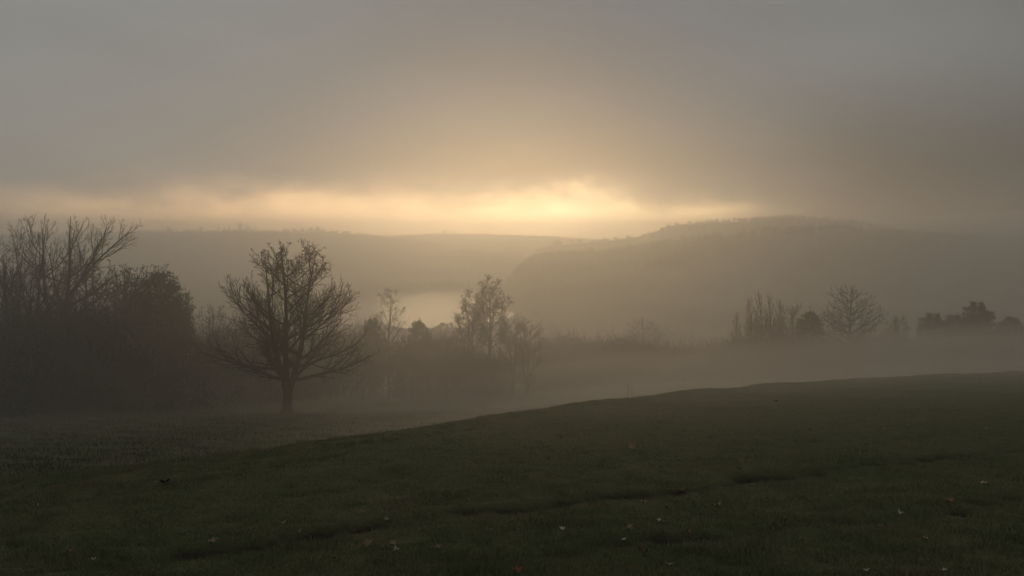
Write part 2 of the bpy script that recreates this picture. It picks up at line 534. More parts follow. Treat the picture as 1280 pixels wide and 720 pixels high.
def grow(R, tubes, tips, p, d, L, r, lvl, P):
    """one branch with its side branches; P holds the habit of the tree"""
    nseg = max(3, min(9, int(L / P['seg'][min(lvl, len(P['seg']) - 1)])))
    pts = [p]; dirs = [d]
    st = L / nseg
    for i in range(nseg):
        d = unit(d + np.array([0, 0, P['up'][lvl]]) * (st / L) * 2 + R.normal(0, P['wig'][lvl], 3))
        p = p + d * st
        pts.append(p); dirs.append(d)
    pts = np.array(pts)
    t = np.linspace(0, 1, nseg + 1)
    rad = r * (1 - t) + max(r * P['tip'], P['rmin']) * t
    tubes.add(pts, rad, 6 if lvl <= 0 else (4 if lvl == 1 else 3))
    tips.append((pts[-1], dirs[-1], lvl))
    if lvl >= P['max']:
        if nseg > 2: tips.append((pts[nseg // 2], dirs[nseg // 2], lvl))
        return
    n = P['n'][lvl]
    n = max(1, int(round(n * R.uniform(0.8, 1.2) * min(1.3, max(0.4, L / P['Lref'][lvl])))))
    ph = R.uniform(0, 6.28)
    for i in range(n):
        tt = P['t0'][lvl] + (0.97 - P['t0'][lvl]) * (i + R.uniform(0.2, 0.8)) / n
        k = tt * nseg; a = int(k); f = k - a
        a2 = min(a + 1, nseg)
        q = pts[a] * (1 - f) + pts[a2] * f
        dd = unit(dirs[a] * (1 - f) + dirs[a2] * f)
        ph += 2.4 + R.uniform(-0.5, 0.5)
        s1 = unit(np.cross(dd, [0.13, 0.2, 1.0] if abs(dd[2]) < 0.93 else [1.0, 0.1, 0])); s2 = np.cross(dd, s1)
        an = math.radians(P['ang'][lvl] * R.uniform(0.75, 1.25))
        nd = unit(dd * math.cos(an) + (s1 * math.cos(ph) + s2 * math.sin(ph)) * math.sin(an))
        rr = (r * (1 - tt) + r * P['tip'] * tt)
        grow(R, tubes, tips, q, nd, L * P['len'][lvl] * (1.15 - 0.65 * tt) * R.uniform(0.6, 1.15), max(rr * P['rk'], P['rmin']), lvl + 1, P)


BARE = dict(max=3, seg=(0.9, 0.55, 0.4, 0.3), up=(0.30, 0.22, 0.16, 0.10), wig=(0.05, 0.09, 0.11, 0.12), tip=0.25, rmin=0.010,
            n=(9, 7, 5), Lref=(6.0, 3.0, 1.4), t0=(0.22, 0.15, 0.15), ang=(34, 34, 38), len=(0.55, 0.52, 0.5), rk=0.6)


def env_at(env, h):
    return float(np.interp(h, [e[0] for e in env], [e[1] for e in env]))


def bare_tree(name, seed, H, trunk_r, env, nl, fork=0.14, lead=2, P=BARE, leaves=None, low=0.18, label=None, link=True, lean=0.0, crown_top=0.45, stems=1, spread=0.0, extra=(), rbk=0.62, rk=1.0, lop=0.0):
    """H metres high; env = [(height fraction, crown radius in metres)]; returns an Empty > trunk, crown (, leaves)"""
    R = np.random.RandomState(seed)
    root = bpy.data.objects.new(name, None); root.empty_display_size = 0.3
    COL.objects.link(root)
    tr = Tubes(); cr_ = Tubes(); tips = []
    leads = []
    for s in range(stems):
        off = np.array([math.cos(s * 2.3 + seed), math.sin(s * 2.3 + seed), 0]) * spread * (0.3 if stems > 1 else 0)
        fk = fork * H
        n0 = 6
        pts = [off + np.array([lean * fk * t * t + 0.03 * fk * math.sin(3 * t + seed), 0.02 * fk * math.sin(4 * t), fk * t]) for t in np.linspace(0, 1, n0)]
        pts[0] = pts[0] - np.array([0, 0, 0.35])
        rad = trunk_r * (1 + 0.75 * np.exp(-np.linspace(0, 1, n0) * 5)) * (1 - 0.18 * np.linspace(0, 1, n0))
        tr.add(pts, rad, 10)
        top = np.array(pts[-1])
        for l in range(lead):
            a = seed + s * 1.7 + l * 6.283 / lead
            tgt = np.array([math.cos(a), 0.7 * math.sin(a), 0]) * (spread + 0.05 * H * (lead > 1)) + off * 2.5 + np.array([lean * H, 0, H * (crown_top if P['up'][0] > 5 else 1) * (1.0 - 0.05 * l)])
            q = []
            for t in np.linspace(0, 1, 12):
                w = t ** 0.8
                q.append(top * (1 - t) + tgt * t + np.array([(math.sin(t * 5 + a) * 0.012 * H) * min(1, 3 * t), (math.cos(t * 4 + a) * 0.012 * H) * min(1, 3 * t), 0]) + (tgt - top) * np.array([1, 1, 0]) * (w - t) * 0.8)
            q = np.array(q)
            r0 = trunk_r * (0.84 if lead == 1 else 0.66)
            rr = r0 * (1 - np.linspace(0, 1, 12)) ** 0.9 + 0.018
            q[0] -= np.array([0, 0, 0.1 * H * 0.2])
            tr.add(q[:5], rr[:5], 8)
            cr_.add(q[4:], rr[4:], 6)
            leads.append((q, rr))
            tips.append((q[-1], unit(q[-1] - q[-2]), 2))
    ga = R.uniform(0, 6.28)
    for i in range(nl):
        h0 = low + (0.90 - low) * ((i + R.uniform(0, 1)) / nl) ** 1.15
        q, rr = leads[i % len(leads)]
        k = np.argmin(abs(q[:, 2] - h0 * H))
        base = q[k] * 1.0; rb = rr[k] * rbk
        ga += 2.399963 + R.uniform(-0.3, 0.3)
        rise = (rk * 0.10 + rk * 0.22 * (1 - h0) * R.uniform(0.5, 1.3)) * (0.55 if i < nl * 0.22 else 1.0)
        hf = min(1.0, h0 + rise)
        er = env_at(env, hf) * R.uniform(0.82 - lop, 1.04) * (1 + lop * math.cos(ga - seed))
        tgt = np.array([math.cos(ga) * er + lean * H * hf, math.sin(ga) * er, hf * H])
        v = tgt - base
        L = np.linalg.norm(v) * 1.02
        d = unit(v + np.array([0, 0, -P['up'][0] * L * 0.55]))
        grow(R, cr_, tips, base, d, L, max(rb * min(1.0, L / (0.35 * H) + 0.35), 0.02), 0, P)
    for h0, tgt in extra:
        q, rr = leads[0]
        k = np.argmin(abs(q[:, 2] - h0 * H)); v = np.array(tgt, float) - q[k]; L = np.linalg.norm(v) * 1.06
        grow(R, cr_, tips, q[k] * 1.0, unit(v + np.array([0, 0, -P['up'][0] * L * 0.25])), L, max(rr[k] * 0.85, 0.10), 0, dict(P, up=(0.12, 0.2, 0.15, 0.1), wig=(0.04, 0.09, 0.11, 0.12)))
    tr.build('trunk', M['bark'], root)
    cr_.build('crown', M['twig'], root)
    if leaves:
        leaf_part(R, tips, root, **leaves)
    return root


def leaf_cloud(R, C, size, flat=0.3):
    """small bent leaf-sized faces at the given centres"""
    n = len(C)
    a = R.normal(size=(n, 3)); a /= np.linalg.norm(a, axis=1)[:, None]
    b = R.normal(size=(n, 3)); b -= (a * b).sum(1)[:, None] * a; b /= np.linalg.norm(b, axis=1)[:, None]
    s = size * R.uniform(0.6, 1.4, n)[:, None]
    c = np.cross(a, b)
    V = np.stack([C - a * s, C + b * s * 0.55 + c * s * 0.12, C + a * s, C - b * s * 0.55 + c * s * 0.12], 1).reshape(-1, 3)
    return V, np.arange(4 * n).reshape(-1, 4)


def leaf_part(R, tips, root, n=6, spread=0.25, size=0.07, mat='leafgreen', hmin=0.0, prob=1.0, name='leaves'):
    C = []
    for p, d, l in tips:
        if l < 2 or p[2] < hmin or R.rand() > prob: continue
        C.append(p + R.normal(0, spread, (n, 3)) * np.array([1, 1, 0.7]))
    if not C: return
    V, Q = leaf_cloud(R, np.vstack(C), size)
    return mesh_np(name, V, [Q], M[mat], parent=root)


def bush(name, seed, H, Rx, n_clump=40, per=120, size=0.06, mat='leafgreen', twigs=60, twiglen=0.5, lob=0.35, col='twig', part='foliage'):
    """many-stemmed shrub: stems from the ground, leaf clumps with gaps, loose twigs on top"""
    R = np.random.RandomState(seed)
    root = bpy.data.objects.new(name, None); root.empty_display_size = 0.3
    COL.objects.link(root)
    tb = Tubes(); C = []
    for i in range(n_clump):
        a = R.uniform(0, 6.283); rr = math.sqrt(R.uniform(0, 1)); zz = R.uniform(0.05, 1.0)
        prof = math.sqrt(max(0.02, 1 - (zz * 0.93) ** 2.2)) * (1 + lob * math.sin(3 * a + seed) * 0.4)
        p = np.array([math.cos(a) * rr * prof * Rx, math.sin(a) * rr * prof * Rx, zz * H * (0.8 + 0.2 * math.sin(2 * a + seed))])
        cs = R.uniform(0.14, 0.28) * min(H, Rx * 1.3) * 0.8
        C.append(p + R.normal(0, 1, (per, 3)) * cs * np.array([0.6, 0.6, 0.42]))
        if i % 2 == 0:
            q = np.array([[p[0] * 0.15, p[1] * 0.15, -0.2], [p[0] * 0.5, p[1] * 0.5, p[2] * 0.5], p])
            tb.add(q, [0.05, 0.035, 0.015], 4)
    for i in range(twigs):
        a = R.uniform(0, 6.283); rr = math.sqrt(R.uniform(0, 1)) * 0.95
        p0 = np.array([math.cos(a) * rr * Rx, math.sin(a) * rr * Rx, H * math.sqrt(max(0, 1 - rr ** 2)) * R.uniform(0.55, 0.9)])
        d = unit(np.array([math.cos(a) * 0.35 * rr, math.sin(a) * 0.35 * rr, 1]) + R.normal(0, 0.22, 3))
        L = twiglen * R.uniform(0.5, 1.5)
        p1 = p0 + d * L * 0.5; p2 = p1 + unit(d + R.normal(0, 0.15, 3)) * L * 0.5
        tb.add([p0 - d * 0.6 * L, p0, p1, p2], [0.02, 0.016, 0.012, 0.007], 3)
        for k in range(2):
            e = unit(d + R.normal(0, 0.45, 3)); tb.add([p1, p1 + e * L * 0.2, p1 + e * L * 0.42], [0.01, 0.009, 0.006], 3)
    tb.build('stems', M[col], root)
    if per:
        C = np.vstack(C); C = C[C[:, 2] > 0.02]
        V, Q = leaf_cloud(R, C, size)
        mesh_np(part, V, [Q], M[mat], parent=root)
    return root


def children(o): return [c for c in bpy.data.objects if c.parent == o]

def copy_thing(o):
    r = o.copy(); COL.objects.link(r)
    for ch in children(o):
        c = ch.copy(); COL.objects.link(c); c.parent = r
    return r


used = set()
def height_of(root):
    return max(max(v[2] for v in c.bound_box) for c in children(root))


def stand(proto, px, top, d, label, cat='tree', group=None, wide=1.0, rz=0.0, sink=0.05, first=None):
    """stand a thing (or a copy of it) on the ground d metres away, its top reaching row top of the photograph"""
    o = proto if proto.name not in used else copy_thing(proto)
    used.add(proto.name)
    x, y = U(px) * d, d
    g = gz(x, y)
    s = (Vv(top) * d - g) / PH[proto.name]
    o.location = (x, y, g - sink)
    o.scale = (s * wide, s * wide, s)
    o.rotation_euler = (0, 0, rz)
    tag(o, label, cat, group)
    return o


PH = {}
def reg(o):
    PH[o.name] = height_of(o)
    return o

# ------------------------------------------------------------------ trees near the field
MAINP = dict(BARE, up=(0.26, 0.26, 0.2, 0.12), n=(9, 7, 4), ang=(32, 35, 40), Lref=(4.5, 2.4, 1.2), wig=(0.06, 0.10, 0.13, 0.14), len=(0.50, 0.52, 0.5), rmin=0.011)
main_env = [(0.15, 5.6), (0.28, 6.6), (0.42, 6.6), (0.55, 6.2), (0.7, 5.1), (0.85, 3.7), (0.95, 2.4), (1.0, 1.3)]
t = reg(bare_tree('bare_tree', 11, 13.6, 0.38, main_env, 44, fork=0.13, lead=3, P=MAINP, low=0.18, spread=1.9, rbk=0.6, lop=0.16,
              leaves=dict(n=3, spread=0.10, size=0.085, mat='leafbrown', hmin=11.2, prob=0.12)))
stand(t, 359, 297, 68, 'large bare spreading tree standing alone at the left, last leaves at its top')

TALLP = dict(BARE, up=(0.5, 0.35, 0.2, 0.1), ang=(30, 32, 36))
tall = reg(bare_tree('bare_tree', 23, 17, 0.28, [(0.2, 3.2), (0.4, 4.6), (0.6, 5.0), (0.8, 4.4), (1.0, 2.0)], 22, fork=0.22, lead=3, P=TALLP, low=0.32, spread=1.2))
limb = reg(bare_tree('bare_tree', 37, 16, 0.30, [(0.2, 3.0), (0.45, 5.2), (0.7, 5.6), (0.9, 3.6), (1.0, 2.2)], 12, fork=0.35, lead=2, P=TALLP, low=0.38, spread=2.0, extra=[(0.60, (5.4, -0.5, 14.9)), (0.55, (3.6, -1, 13.9)), (0.52, (5.0, -1, 11.0))]))
thin = reg(bare_tree('slender_tree', 41, 12, 0.13, [(0.2, 1.2), (0.5, 2.1), (0.8, 1.9), (1.0, 0.8)], 16, fork=0.3, lead=1, P=dict(BARE, n=(6, 5, 4), rmin=0.012), low=0.35,
                     leaves=dict(n=3, spread=0.15, size=0.08, mat='leafbrown', hmin=5.0, prob=0.5)))
vase = reg(bare_tree('bare_tree', 53, 9, 0.12, [(0.1, 0.9), (0.4, 1.9), (0.7, 2.6), (1.0, 1.7)], 26, fork=0.05, lead=4, P=dict(BARE, up=(0.35, 0.2, 0.2, 0.1), ang=(22, 26, 30), Lref=(3.0, 1.6, 0.9), rmin=0.011), low=0.08, spread=0.8))
rnd = reg(bare_tree('bare_tree', 67, 13, 0.24, [(0.2, 3.8), (0.4, 5.0), (0.6, 5.2), (0.8, 4.2), (0.92, 2.8), (1.0, 0.8)], 36, fork=0.24, lead=1, P=dict(BARE, rmin=0.014, up=(0.12, 0.16, 0.15, 0.1)), low=0.28, rk=0.8))
pole = reg(bare_tree('poplar', 71, 13, 0.12, [(0.2, 0.7), (0.5, 1.1), (0.8, 0.9), (1.0, 0.3)], 26, fork=0.12, lead=1, P=dict(BARE, up=(0.9, 0.5, 0.3, 0.1), ang=(18, 22, 26), Lref=(3.0, 1.5, 0.8), n=(6, 4, 3), rmin=0.013), low=0.16))
ivy = reg(bare_tree('leafy_tree', 83, 14, 0.26, [(0.2, 2.4), (0.45, 3.6), (0.65, 3.8), (0.85, 3.0), (1.0, 1.6)], 26, fork=0.3, lead=2, P=dict(BARE, n=(7, 6, 4), up=(0.45, 0.3, 0.2, 0.1)), low=0.40, spread=0.9,
                    leaves=dict(n=4, spread=0.24, size=0.10, mat='leafgreen', hmin=5.0, prob=0.8)))
small = reg(bare_tree('bare_tree', 97, 8, 0.12, [(0.1, 1.0), (0.4, 2.4), (0.7, 2.4), (1.0, 1.2)], 24, fork=0.14, lead=2, P=dict(BARE, Lref=(3.0, 1.6, 0.9)), low=0.16,
                      leaves=dict(n=2, spread=0.12, size=0.06, mat='leafbrown', hmin=3.0, prob=0.3)))
EV = dict(BARE, n=(8, 6, 4), up=(0.05, 0.15, 0.15, 0.1), ang=(42, 42, 40), wig=(0.06, 0.1, 0.12, 0.12))
pine = reg(bare_tree('pine_tree', 105, 13, 0.24, [(0.2, 1.6), (0.42, 3.4), (0.6, 4.1), (0.78, 3.3), (0.9, 1.9), (1.0, 0.3)], 34, fork=0.3, lead=1, P=EV, low=0.34, rk=0.6,
                     leaves=dict(n=8, spread=0.26, size=0.12, hmin=3.5, prob=0.85, name='foliage')))
fir = reg(bare_tree('conifer', 109, 11, 0.2, [(0.05, 3.0), (0.2, 3.3), (0.4, 2.9), (0.6, 2.2), (0.8, 1.3), (0.93, 0.5), (1.0, 0.05)], 60, fork=0.2, lead=1, P=dict(EV, up=(-0.12, 0.05, 0.1, 0.1)), low=0.10, rk=0.25,
                    leaves=dict(n=9, spread=0.22, size=0.12, prob=0.9, name='foliage')))
oakg = reg(bare_tree('leafy_tree', 115, 11, 0.2, [(0.1, 2.2), (0.3, 3.6), (0.55, 4.1), (0.78, 3.1), (0.9, 2.0), (1.0, 0.4)], 30, fork=0.15, lead=3, P=EV, low=0.18, spread=0.9,
                     leaves=dict(n=7, spread=0.26, size=0.12, prob=0.85, name='foliage')))
shrubA = reg(bush('shrub', 3, 4.0, 3.2, 60, 70, 0.10, 'leafgreen', 200, 1.2))
shrubB = reg(bush('shrub', 5, 3.4, 3.6, 60, 70, 0.10, 'leafbrown', 260, 1.3))
brush = reg(bush('bare_shrub', 8, 4.0, 2.6, 30, 26, 0.08, 'leafbrown', 330, 1.5))
reed = reg(bush('bare_shrub', 12, 3.0, 2.4, 12, 16, 0.07, 'leafbrown', 120, 1.9, part='dead_leaves'))

# left wood
G1 = 'bare trees of the wood at the left edge'
stand(tall, 8, 282, 84, 'bare tree cut by the left edge, its top just under the tallest crowns', group=G1)
stand(tall, 42, 264, 82, 'tall bare tree with an upright fan of twigs near the left edge', group=G1, rz=1.9, wide=0.95)
stand(limb, 70, 265, 80, 'bare tree with a long limb reaching out to the right, tallest of the left wood', group=G1, rz=0)
stand(vase, 22, 318, 74, 'many-stemmed bare young tree in front of the wood by the left edge', group=G1, wide=1.1)
stand(small, 112, 318, 84, 'bare tree with low drooping twigs under the long limb of the left wood', group=G1, wide=1.1)
stand(small, 160, 330, 82, 'small bare tree with loose leaves just left of the dark pine', group=G1, rz=2)
stand(small, 176, 327, 86, 'small bare tree standing behind the left side of the dark pine', group=G1, rz=4)
stand(pine, 199, 331, 80, 'dark round-topped pine at the right end of the left wood', 'pine', wide=0.82)
stand(oakg, 218, 366, 79, 'low leafy tree on the right shoulder of the dark pine', rz=1.0, wide=0.5)
G2 = 'shrubs below the left wood'
for px, top, d, pr, lb, wd in [
        (-12, 372, 70, shrubA, 'dark shrub cut by the left edge below the tall bare trees', 1.0),
        (30, 362, 76, shrubA, 'dark ivy-covered shrub under the upright bare tree near the left edge', 0.8),
        (66, 350, 78, shrubA, 'high dark shrub at the foot of the bare tree with the long limb', 0.7),
        (100, 352, 80, shrubB, 'brown shrub just right of the foot of the tree with the long limb', 0.8),
        (128, 356, 78, shrubA, 'dark shrub between the long-limbed tree and the small bare trees', 0.75),
        (160, 364, 77, shrubA, 'dark shrub below the small bare tree left of the pine', 0.7),
        (205, 388, 75, shrubA, 'dark shrub in front of the foot of the pine', 0.75),
        (240, 408, 82, shrubB, 'brown shrub in the gap right of the pine', 0.8)]:
    stand(pr, px, top, d, lb, 'shrub', G2, wide=wd, rz=px * 0.7)
stand(small, 264, 378, 88, 'small round bare tree between the pine and the lone spreading tree', group=G1, rz=3, wide=0.8)
G3 = 'shrubs behind the lone tree'
for px, top, d, pr, lb, wd in [
        (286, 392, 92, brush, 'bare shrub left of the trunk of the lone tree, nearest the small round tree', 1.1),
        (312, 382, 96, shrubB, 'round brown shrub seen through the left half of the lone tree', 0.7),
        (345, 398, 98, shrubA, 'dark shrub right behind the trunk of the lone tree', 0.9),
        (382, 392, 100, shrubB, 'brown shrub seen through the right half of the lone tree', 0.8),
        (418, 400, 98, brush, 'pale bare shrub at the right edge of the lone tree', 1.1)]:
    stand(pr, px, top, d, lb, 'shrub', G3, wide=wd, rz=px * 0.3)

# middle group before the lake
stand(brush, 452, 388, 104, 'wispy bare shrub against the left end of the lake', 'shrub', wide=0.55)
stand(thin, 487, 359, 106, 'slender tree with a straight stem and few leaves in front of the lake')
stand(oakg, 466, 392, 104, 'small ivy-clad tree at the left foot of the slender tree', rz=0.3, wide=0.5)
stand(shrubA, 500, 402, 106, 'dark shrub at the right foot of the slender tree', 'shrub', wide=0.6, rz=2)
stand(oakg, 523, 396, 112, 'round dark tree crown just below the lake', rz=2.2, wide=0.62)
stand(brush, 545, 402, 112, 'bare shrub right of the round dark crown below the lake', 'shrub', rz=1.1, wide=0.8)
stand(brush, 566, 406, 114, 'bare shrub left of the leafy tree beside the lake', 'shrub', rz=2.7, wide=0.8)
stand(vase, 536, 420, 108, 'young many-stemmed tree below the middle of the lake', rz=1.0, wide=1.0)
stand(vase, 556, 416, 108, 'young many-stemmed tree just left of the leafy pair', rz=2.6, wide=1.0)
stand(ivy, 588, 359, 108, 'shorter leafy tree leaning left, left one of the leafy pair at the lake', wide=0.72, rz=2.5)
stand(ivy, 613, 342, 108, 'tallest leafy tree of the middle group, right of the lake', wide=0.78, rz=0.2)
stand(vase, 641, 391, 106, 'bare tree with slanting limbs between the leafy tree and the vase-shaped tree', rz=1.5, wide=0.9)
stand(shrubB, 583, 418, 106, 'brown shrub at the foot of the shorter leafy tree', 'shrub', wide=0.6)
stand(shrubA, 612, 424, 105, 'dark shrub at the foot of the tallest leafy tree', 'shrub', wide=0.7, rz=1)
stand(vase, 660, 399, 101, 'vase-shaped bare tree at the right end of the middle group', wide=1.0, rz=0.7)

# hedge line across the dip
G4 = 'hedge shrubs across the dip right of the middle group'
for px, top, d, pr, lb, wd in [
        (684, 410, 126, shrubB, 'low shrub of the hedge right beside the vase-shaped tree', 1.2),
        (706, 402, 128, shrubA, 'tallest rounded shrub at the left end of the hedge', 1.2),
        (733, 407, 128, shrubA, 'rounded shrub second from the left in the hedge', 1.1),
        (752, 412, 126, shrubB, 'low shrub in the notch of the hedge left of the flat-topped one', 1.1),
        (772, 408, 126, shrubA, 'flat-topped dark shrub left of the small hazy tree in the hedge', 1.2),
        (792, 413, 124, shrubB, 'shrub at the left foot of the small hazy tree in the hedge', 1.2),
        (818, 416, 124, shrubA, 'shrub at the right foot of the small hazy tree in the hedge', 1.3),
        (840, 420, 124, shrubA, 'dark low shrub where the hedge begins to slope down', 1.3),
        (862, 424, 122, shrubB, 'sloping low shrub where the hedge dips towards the reeds', 1.3),
        (884, 420, 122, reed, 'wispy dead stems at the lowest place of the hedge', 1.3),
        (905, 418, 120, reed, 'wispy dead stems just left of the tall poplars', 1.1)]:
    stand(pr, px, top, d, lb, 'shrub', G4, wide=wd, rz=px)
stand(rnd, 804, 394, 140, 'small hazy bare tree rising from the hedge in the middle distance', rz=1, wide=0.9)
stand(shrubA, 838, 398, 260, 'faint shrub in the haze behind the hedge', 'shrub', wide=1.6)

# right group
G5 = 'poplars of the right group'
stand(pole, 921, 388, 118, 'short leaning bare poplar at the left end of the right group', group=G5, wide=1.1)
stand(pole, 938, 368, 118, 'bare poplar, first tall stem of the poplar clump', group=G5, rz=1)
stand(pole, 950, 361, 117, 'tallest bare poplar in the middle of the poplar clump', group=G5, rz=2, wide=1.15)
stand(pole, 962, 364, 118, 'bare poplar just right of the tallest one', group=G5, rz=3)
stand(pole, 973, 370, 120, 'bare poplar at the right of the poplar clump', group=G5, rz=4)
stand(vase, 987, 376, 122, 'many-stemmed bare tree between the poplars and the conifer', rz=2.2, wide=0.7)
stand(fir, 1013, 382, 116, 'dark pointed conifer between the poplars and the round bare tree', 'conifer', wide=1.0)
stand(rnd, 1063, 353, 110, 'big round-crowned bare tree of the right group', rz=0.3, wide=0.82)
G6 = 'shrubs of the right group'
for px, top, d, pr, lb, wd in [
        (930, 412, 117, shrubB, 'brown shrub under the leaning poplar', 1.2),
        (952, 410, 116, shrubA, 'dark shrub under the tallest poplar', 1.2),
        (980, 404, 118, shrubB, 'brown shrub left of the foot of the pointed conifer', 1.2),
        (1000, 410, 115, shrubA, 'dark shrub at the left foot of the pointed conifer', 1.1),
        (1034, 408, 117, shrubA, 'dark shrub between the pointed conifer and the round bare tree', 1.2),
        (1062, 420, 118, shrubB, 'brown shrub behind the trunk of the round bare tree', 1.1),
        (1094, 410, 118, shrubB, 'brown shrub right of the round bare tree', 1.3),
        (1114, 406, 120, brush, 'bare shrub in the gap right of the round bare tree', 1.1),
        (1138, 408, 120, shrubA, 'dark shrub left of the right-hand evergreens', 1.3),
        (1180, 402, 116, shrubA, 'dark shrub under the first of the right-hand evergreens', 1.1),
        (1206, 399, 116, shrubA, 'dark shrub left of the tallest right-hand evergreen', 1.0),
        (1244, 396, 116, shrubA, 'dark shrub right of the tallest right-hand evergreen', 1.0),
        (1290, 400, 114, shrubB, 'brown shrub cut by the right edge of the picture', 1.2)]:
    stand(pr, px, top, d, lb, 'shrub', G6, wide=wd, rz=px)
stand(pine, 1166, 388, 120, 'first evergreen of the right-hand clump, with a bushy round top', 'pine', wide=1.0, rz=1)
stand(pine, 1194, 390, 122, 'second evergreen of the right-hand clump, flat and hazy', 'pine', wide=1.1, rz=2)
stand(pine, 1221, 373, 118, 'tallest evergreen of the right-hand clump', 'conifer', wide=0.85, rz=1)
stand(pine, 1264, 393, 116, 'low round evergreen near the right edge of the picture', 'pine', wide=1.1, rz=3)
stand(small, 1122, 392, 122, 'faint small bare tree between the round bare tree and the right-hand evergreens', rz=1, wide=0.9)


# ------------------------------------------------------------------ far woods and ridge trees
def woodland(name, seed, pts, H, label, leafs=60, size=0.95):
    """a far wood that reads as one mass: many crowns of leaf clumps in one mesh"""
    R = np.random.RandomState(seed)
    C = []
    pts = np.array(pts)
    z = ground(pts[:, 0], pts[:, 1], fine=False)
    for (x, y), g in zip(pts, z):
        h = H * R.uniform(0.55, 1.25); w = h * R.uniform(0.28, 0.45)
        q = R.normal(0, 1, (leafs, 3)); q /= np.linalg.norm(q, axis=1)[:, None]
        q *= R.uniform(0.55, 1.0, leafs)[:, None]
        C.append(np.array([x, y, g + h * 0.55]) + q * np.array([w, w, h * 0.45]))
    V, Q = leaf_cloud(R, np.vstack(C), size)
    return tag(mesh_np(name, V, [Q], M['leafgreen']), label, 'woodland', kind='stuff')


def spread_pts(seed, n, px0, px1, d0, d1, bias=1.0):
    R = np.random.RandomState(seed)
    px = R.uniform(px0, px1, n); d = d0 + (d1 - d0) * R.uniform(0, 1, n) ** bias
    u = U(px)
    return np.stack([u * d, d], 1)

RR = np.random.RandomState(4)
shore = []
for i in range(330):
    px = RR.uniform(405, 700); a = math.atan2(1.0, 0)  # points just beyond the far side of the lake
    th = RR.uniform(0.15, 2.9)
    r = np.interp(th, _la3, _lr3) * RR.uniform(1.10, 1.22)
    shore.append((LC[0] + r * math.cos(th), LC[1] + r * math.sin(th)))
woodland('woodland', 1, shore, 4.5, 'wood along the far shore of the lake', leafs=60, size=0.6)
woodland('woodland', 2, spread_pts(2, 1300, 370, 700, 980, 1130), 7, 'hazy wooded slope rising behind the lake')
woodland('woodland', 3, np.vstack([spread_pts(3, 2000, 632, 1300, 620, 732), spread_pts(33, 320, 634, 720, 630, 732)]), 6.5, 'hazy wooded hill right of the lake')
woodland('woodland', 5, spread_pts(5, 700, 740, 1300, 940, 1045), 4.5, 'faint wooded ridge behind the hill right of the lake')
woodland('woodland', 6, spread_pts(6, 900, -60, 520, 1200, 1310), 3.5, 'faint wooded ridge on the horizon at the left')
woodland('woodland', 7, spread_pts(7, 1200, -60, 700, 240, 380, 1.0), 6, 'woods down in the valley before the lake')


def far_tree(seed, H, W_, kind):
    """a tree seen from a kilometre and more: trunk and a loose crown"""
    R = np.random.RandomState(seed)
    root = bpy.data.objects.new('ridge_tree', None); COL.objects.link(root)
    tb = Tubes(); tb.add([(0, 0, -1), (0.2, 0, H * 0.5), (0, 0, H * 0.9)], [0.4, 0.25, 0.08], 5)
    for i in range(9):
        a = R.uniform(0, 6.28); z = R.uniform(0.3, 0.8) * H
        tb.add([(0, 0, z), (math.cos(a) * W_ * 0.5, math.sin(a) * W_ * 0.5, z + 0.12 * H)], [0.15, 0.06], 3)
    tb.build('trunk', M['bark'], root)
    n = 800
    q = R.normal(0, 1, (n, 3)); q /= np.linalg.norm(q, axis=1)[:, None]; q *= R.uniform(0.3, 1, n)[:, None]
    C = np.array([0, 0, 0.58 * H]) + q * np.array([W_, W_, 0.42 * H])
    if kind == 'cone': C[:, :2] *= (1.15 - C[:, 2:3] / H)
    C += R.normal(0, 0.4, (9, 3))[R.randint(0, 9, n)]
    V, Q = leaf_cloud(R, C, 1.0)
    mesh_np('crown', V, [Q], M['leafgreen'], parent=root)
    return reg(root)

ft = [far_tree(1, 12, 4.6, 'dome'), far_tree(2, 14, 3.4, 'cone'), far_tree(3, 15, 2.6, 'dome')]
SKY_L = 'tiny hazy tree in the row on the skyline of the far ridge at the left'
GL = 'trees along the far ridge at the left'
for px, top, k, wd, lb in [(112, 288, 0, 1.5, None), (126, 288, 0, 1.3, None), (153, 287.5, 0, 1.6, None), (165, 287.5, 0, 1.6, None),
        (211, 283, 0, 1.0, 'broad dome-shaped tree standing apart on the far left ridge'), (236, 286, 0, 0.9, None), (251, 282.5, 0, 0.9, 'round tree right of the lone dome-shaped tree on the far left ridge'),
        (262, 285, 1, 0.9, None), (273, 281.5, 1, 0.8, None), (280, 285, 0, 0.9, None), (287, 280.5, 1, 0.9, None),
        (300, 277, 2, 0.9, 'tallest tree on the skyline of the far left ridge'), (310, 280, 2, 0.7, None), (319, 284.5, 0, 1.0, None),
        (330, 286, 0, 1.0, None), (342, 286, 0, 1.2, None), (356, 284.5, 0, 0.9, None), (368, 285, 0, 1.1, None), (378, 284, 0, 1.0, None), (388, 283, 0, 1.0, None),
        (397, 282.5, 0, 1.0, None), (404, 285, 0, 1.0, None), (414, 286, 0, 1.0, None), (421, 285.5, 2, 1.0, None), (435, 286.5, 2, 1.2, 'last small tree at the right end of the far left ridge')]:
    stand(ft[k], px, top, 1328, lb or SKY_L, 'tree', GL, wide=wd, rz=px, sink=0.5)
SKY_R = 'tiny hazy tree in the row on the skyline of the ridge at the right'
GR = 'trees along the ridge at the right'
for px, top, k, wd in [(846, 281, 0, 1.0), (872, 276.5, 0, 1.0), (884, 276, 0, 1.2), (896, 275.5, 0, 1.0), (908, 275, 0, 1.1), (918, 274, 0, 1.0), (930, 273.5, 0, 1.2), (941, 270.5, 0, 1.0), (948, 270, 2, 0.9), (956, 272, 0, 1.0),
        (964, 269.5, 0, 1.0), (972, 270, 1, 1.0), (980, 269, 0, 1.0), (988, 268, 0, 1.1), (1000, 268, 0, 1.2)]:
    stand(ft[k], px, top, 1038, SKY_R, 'tree', GR, wide=wd, rz=px, sink=0.5)
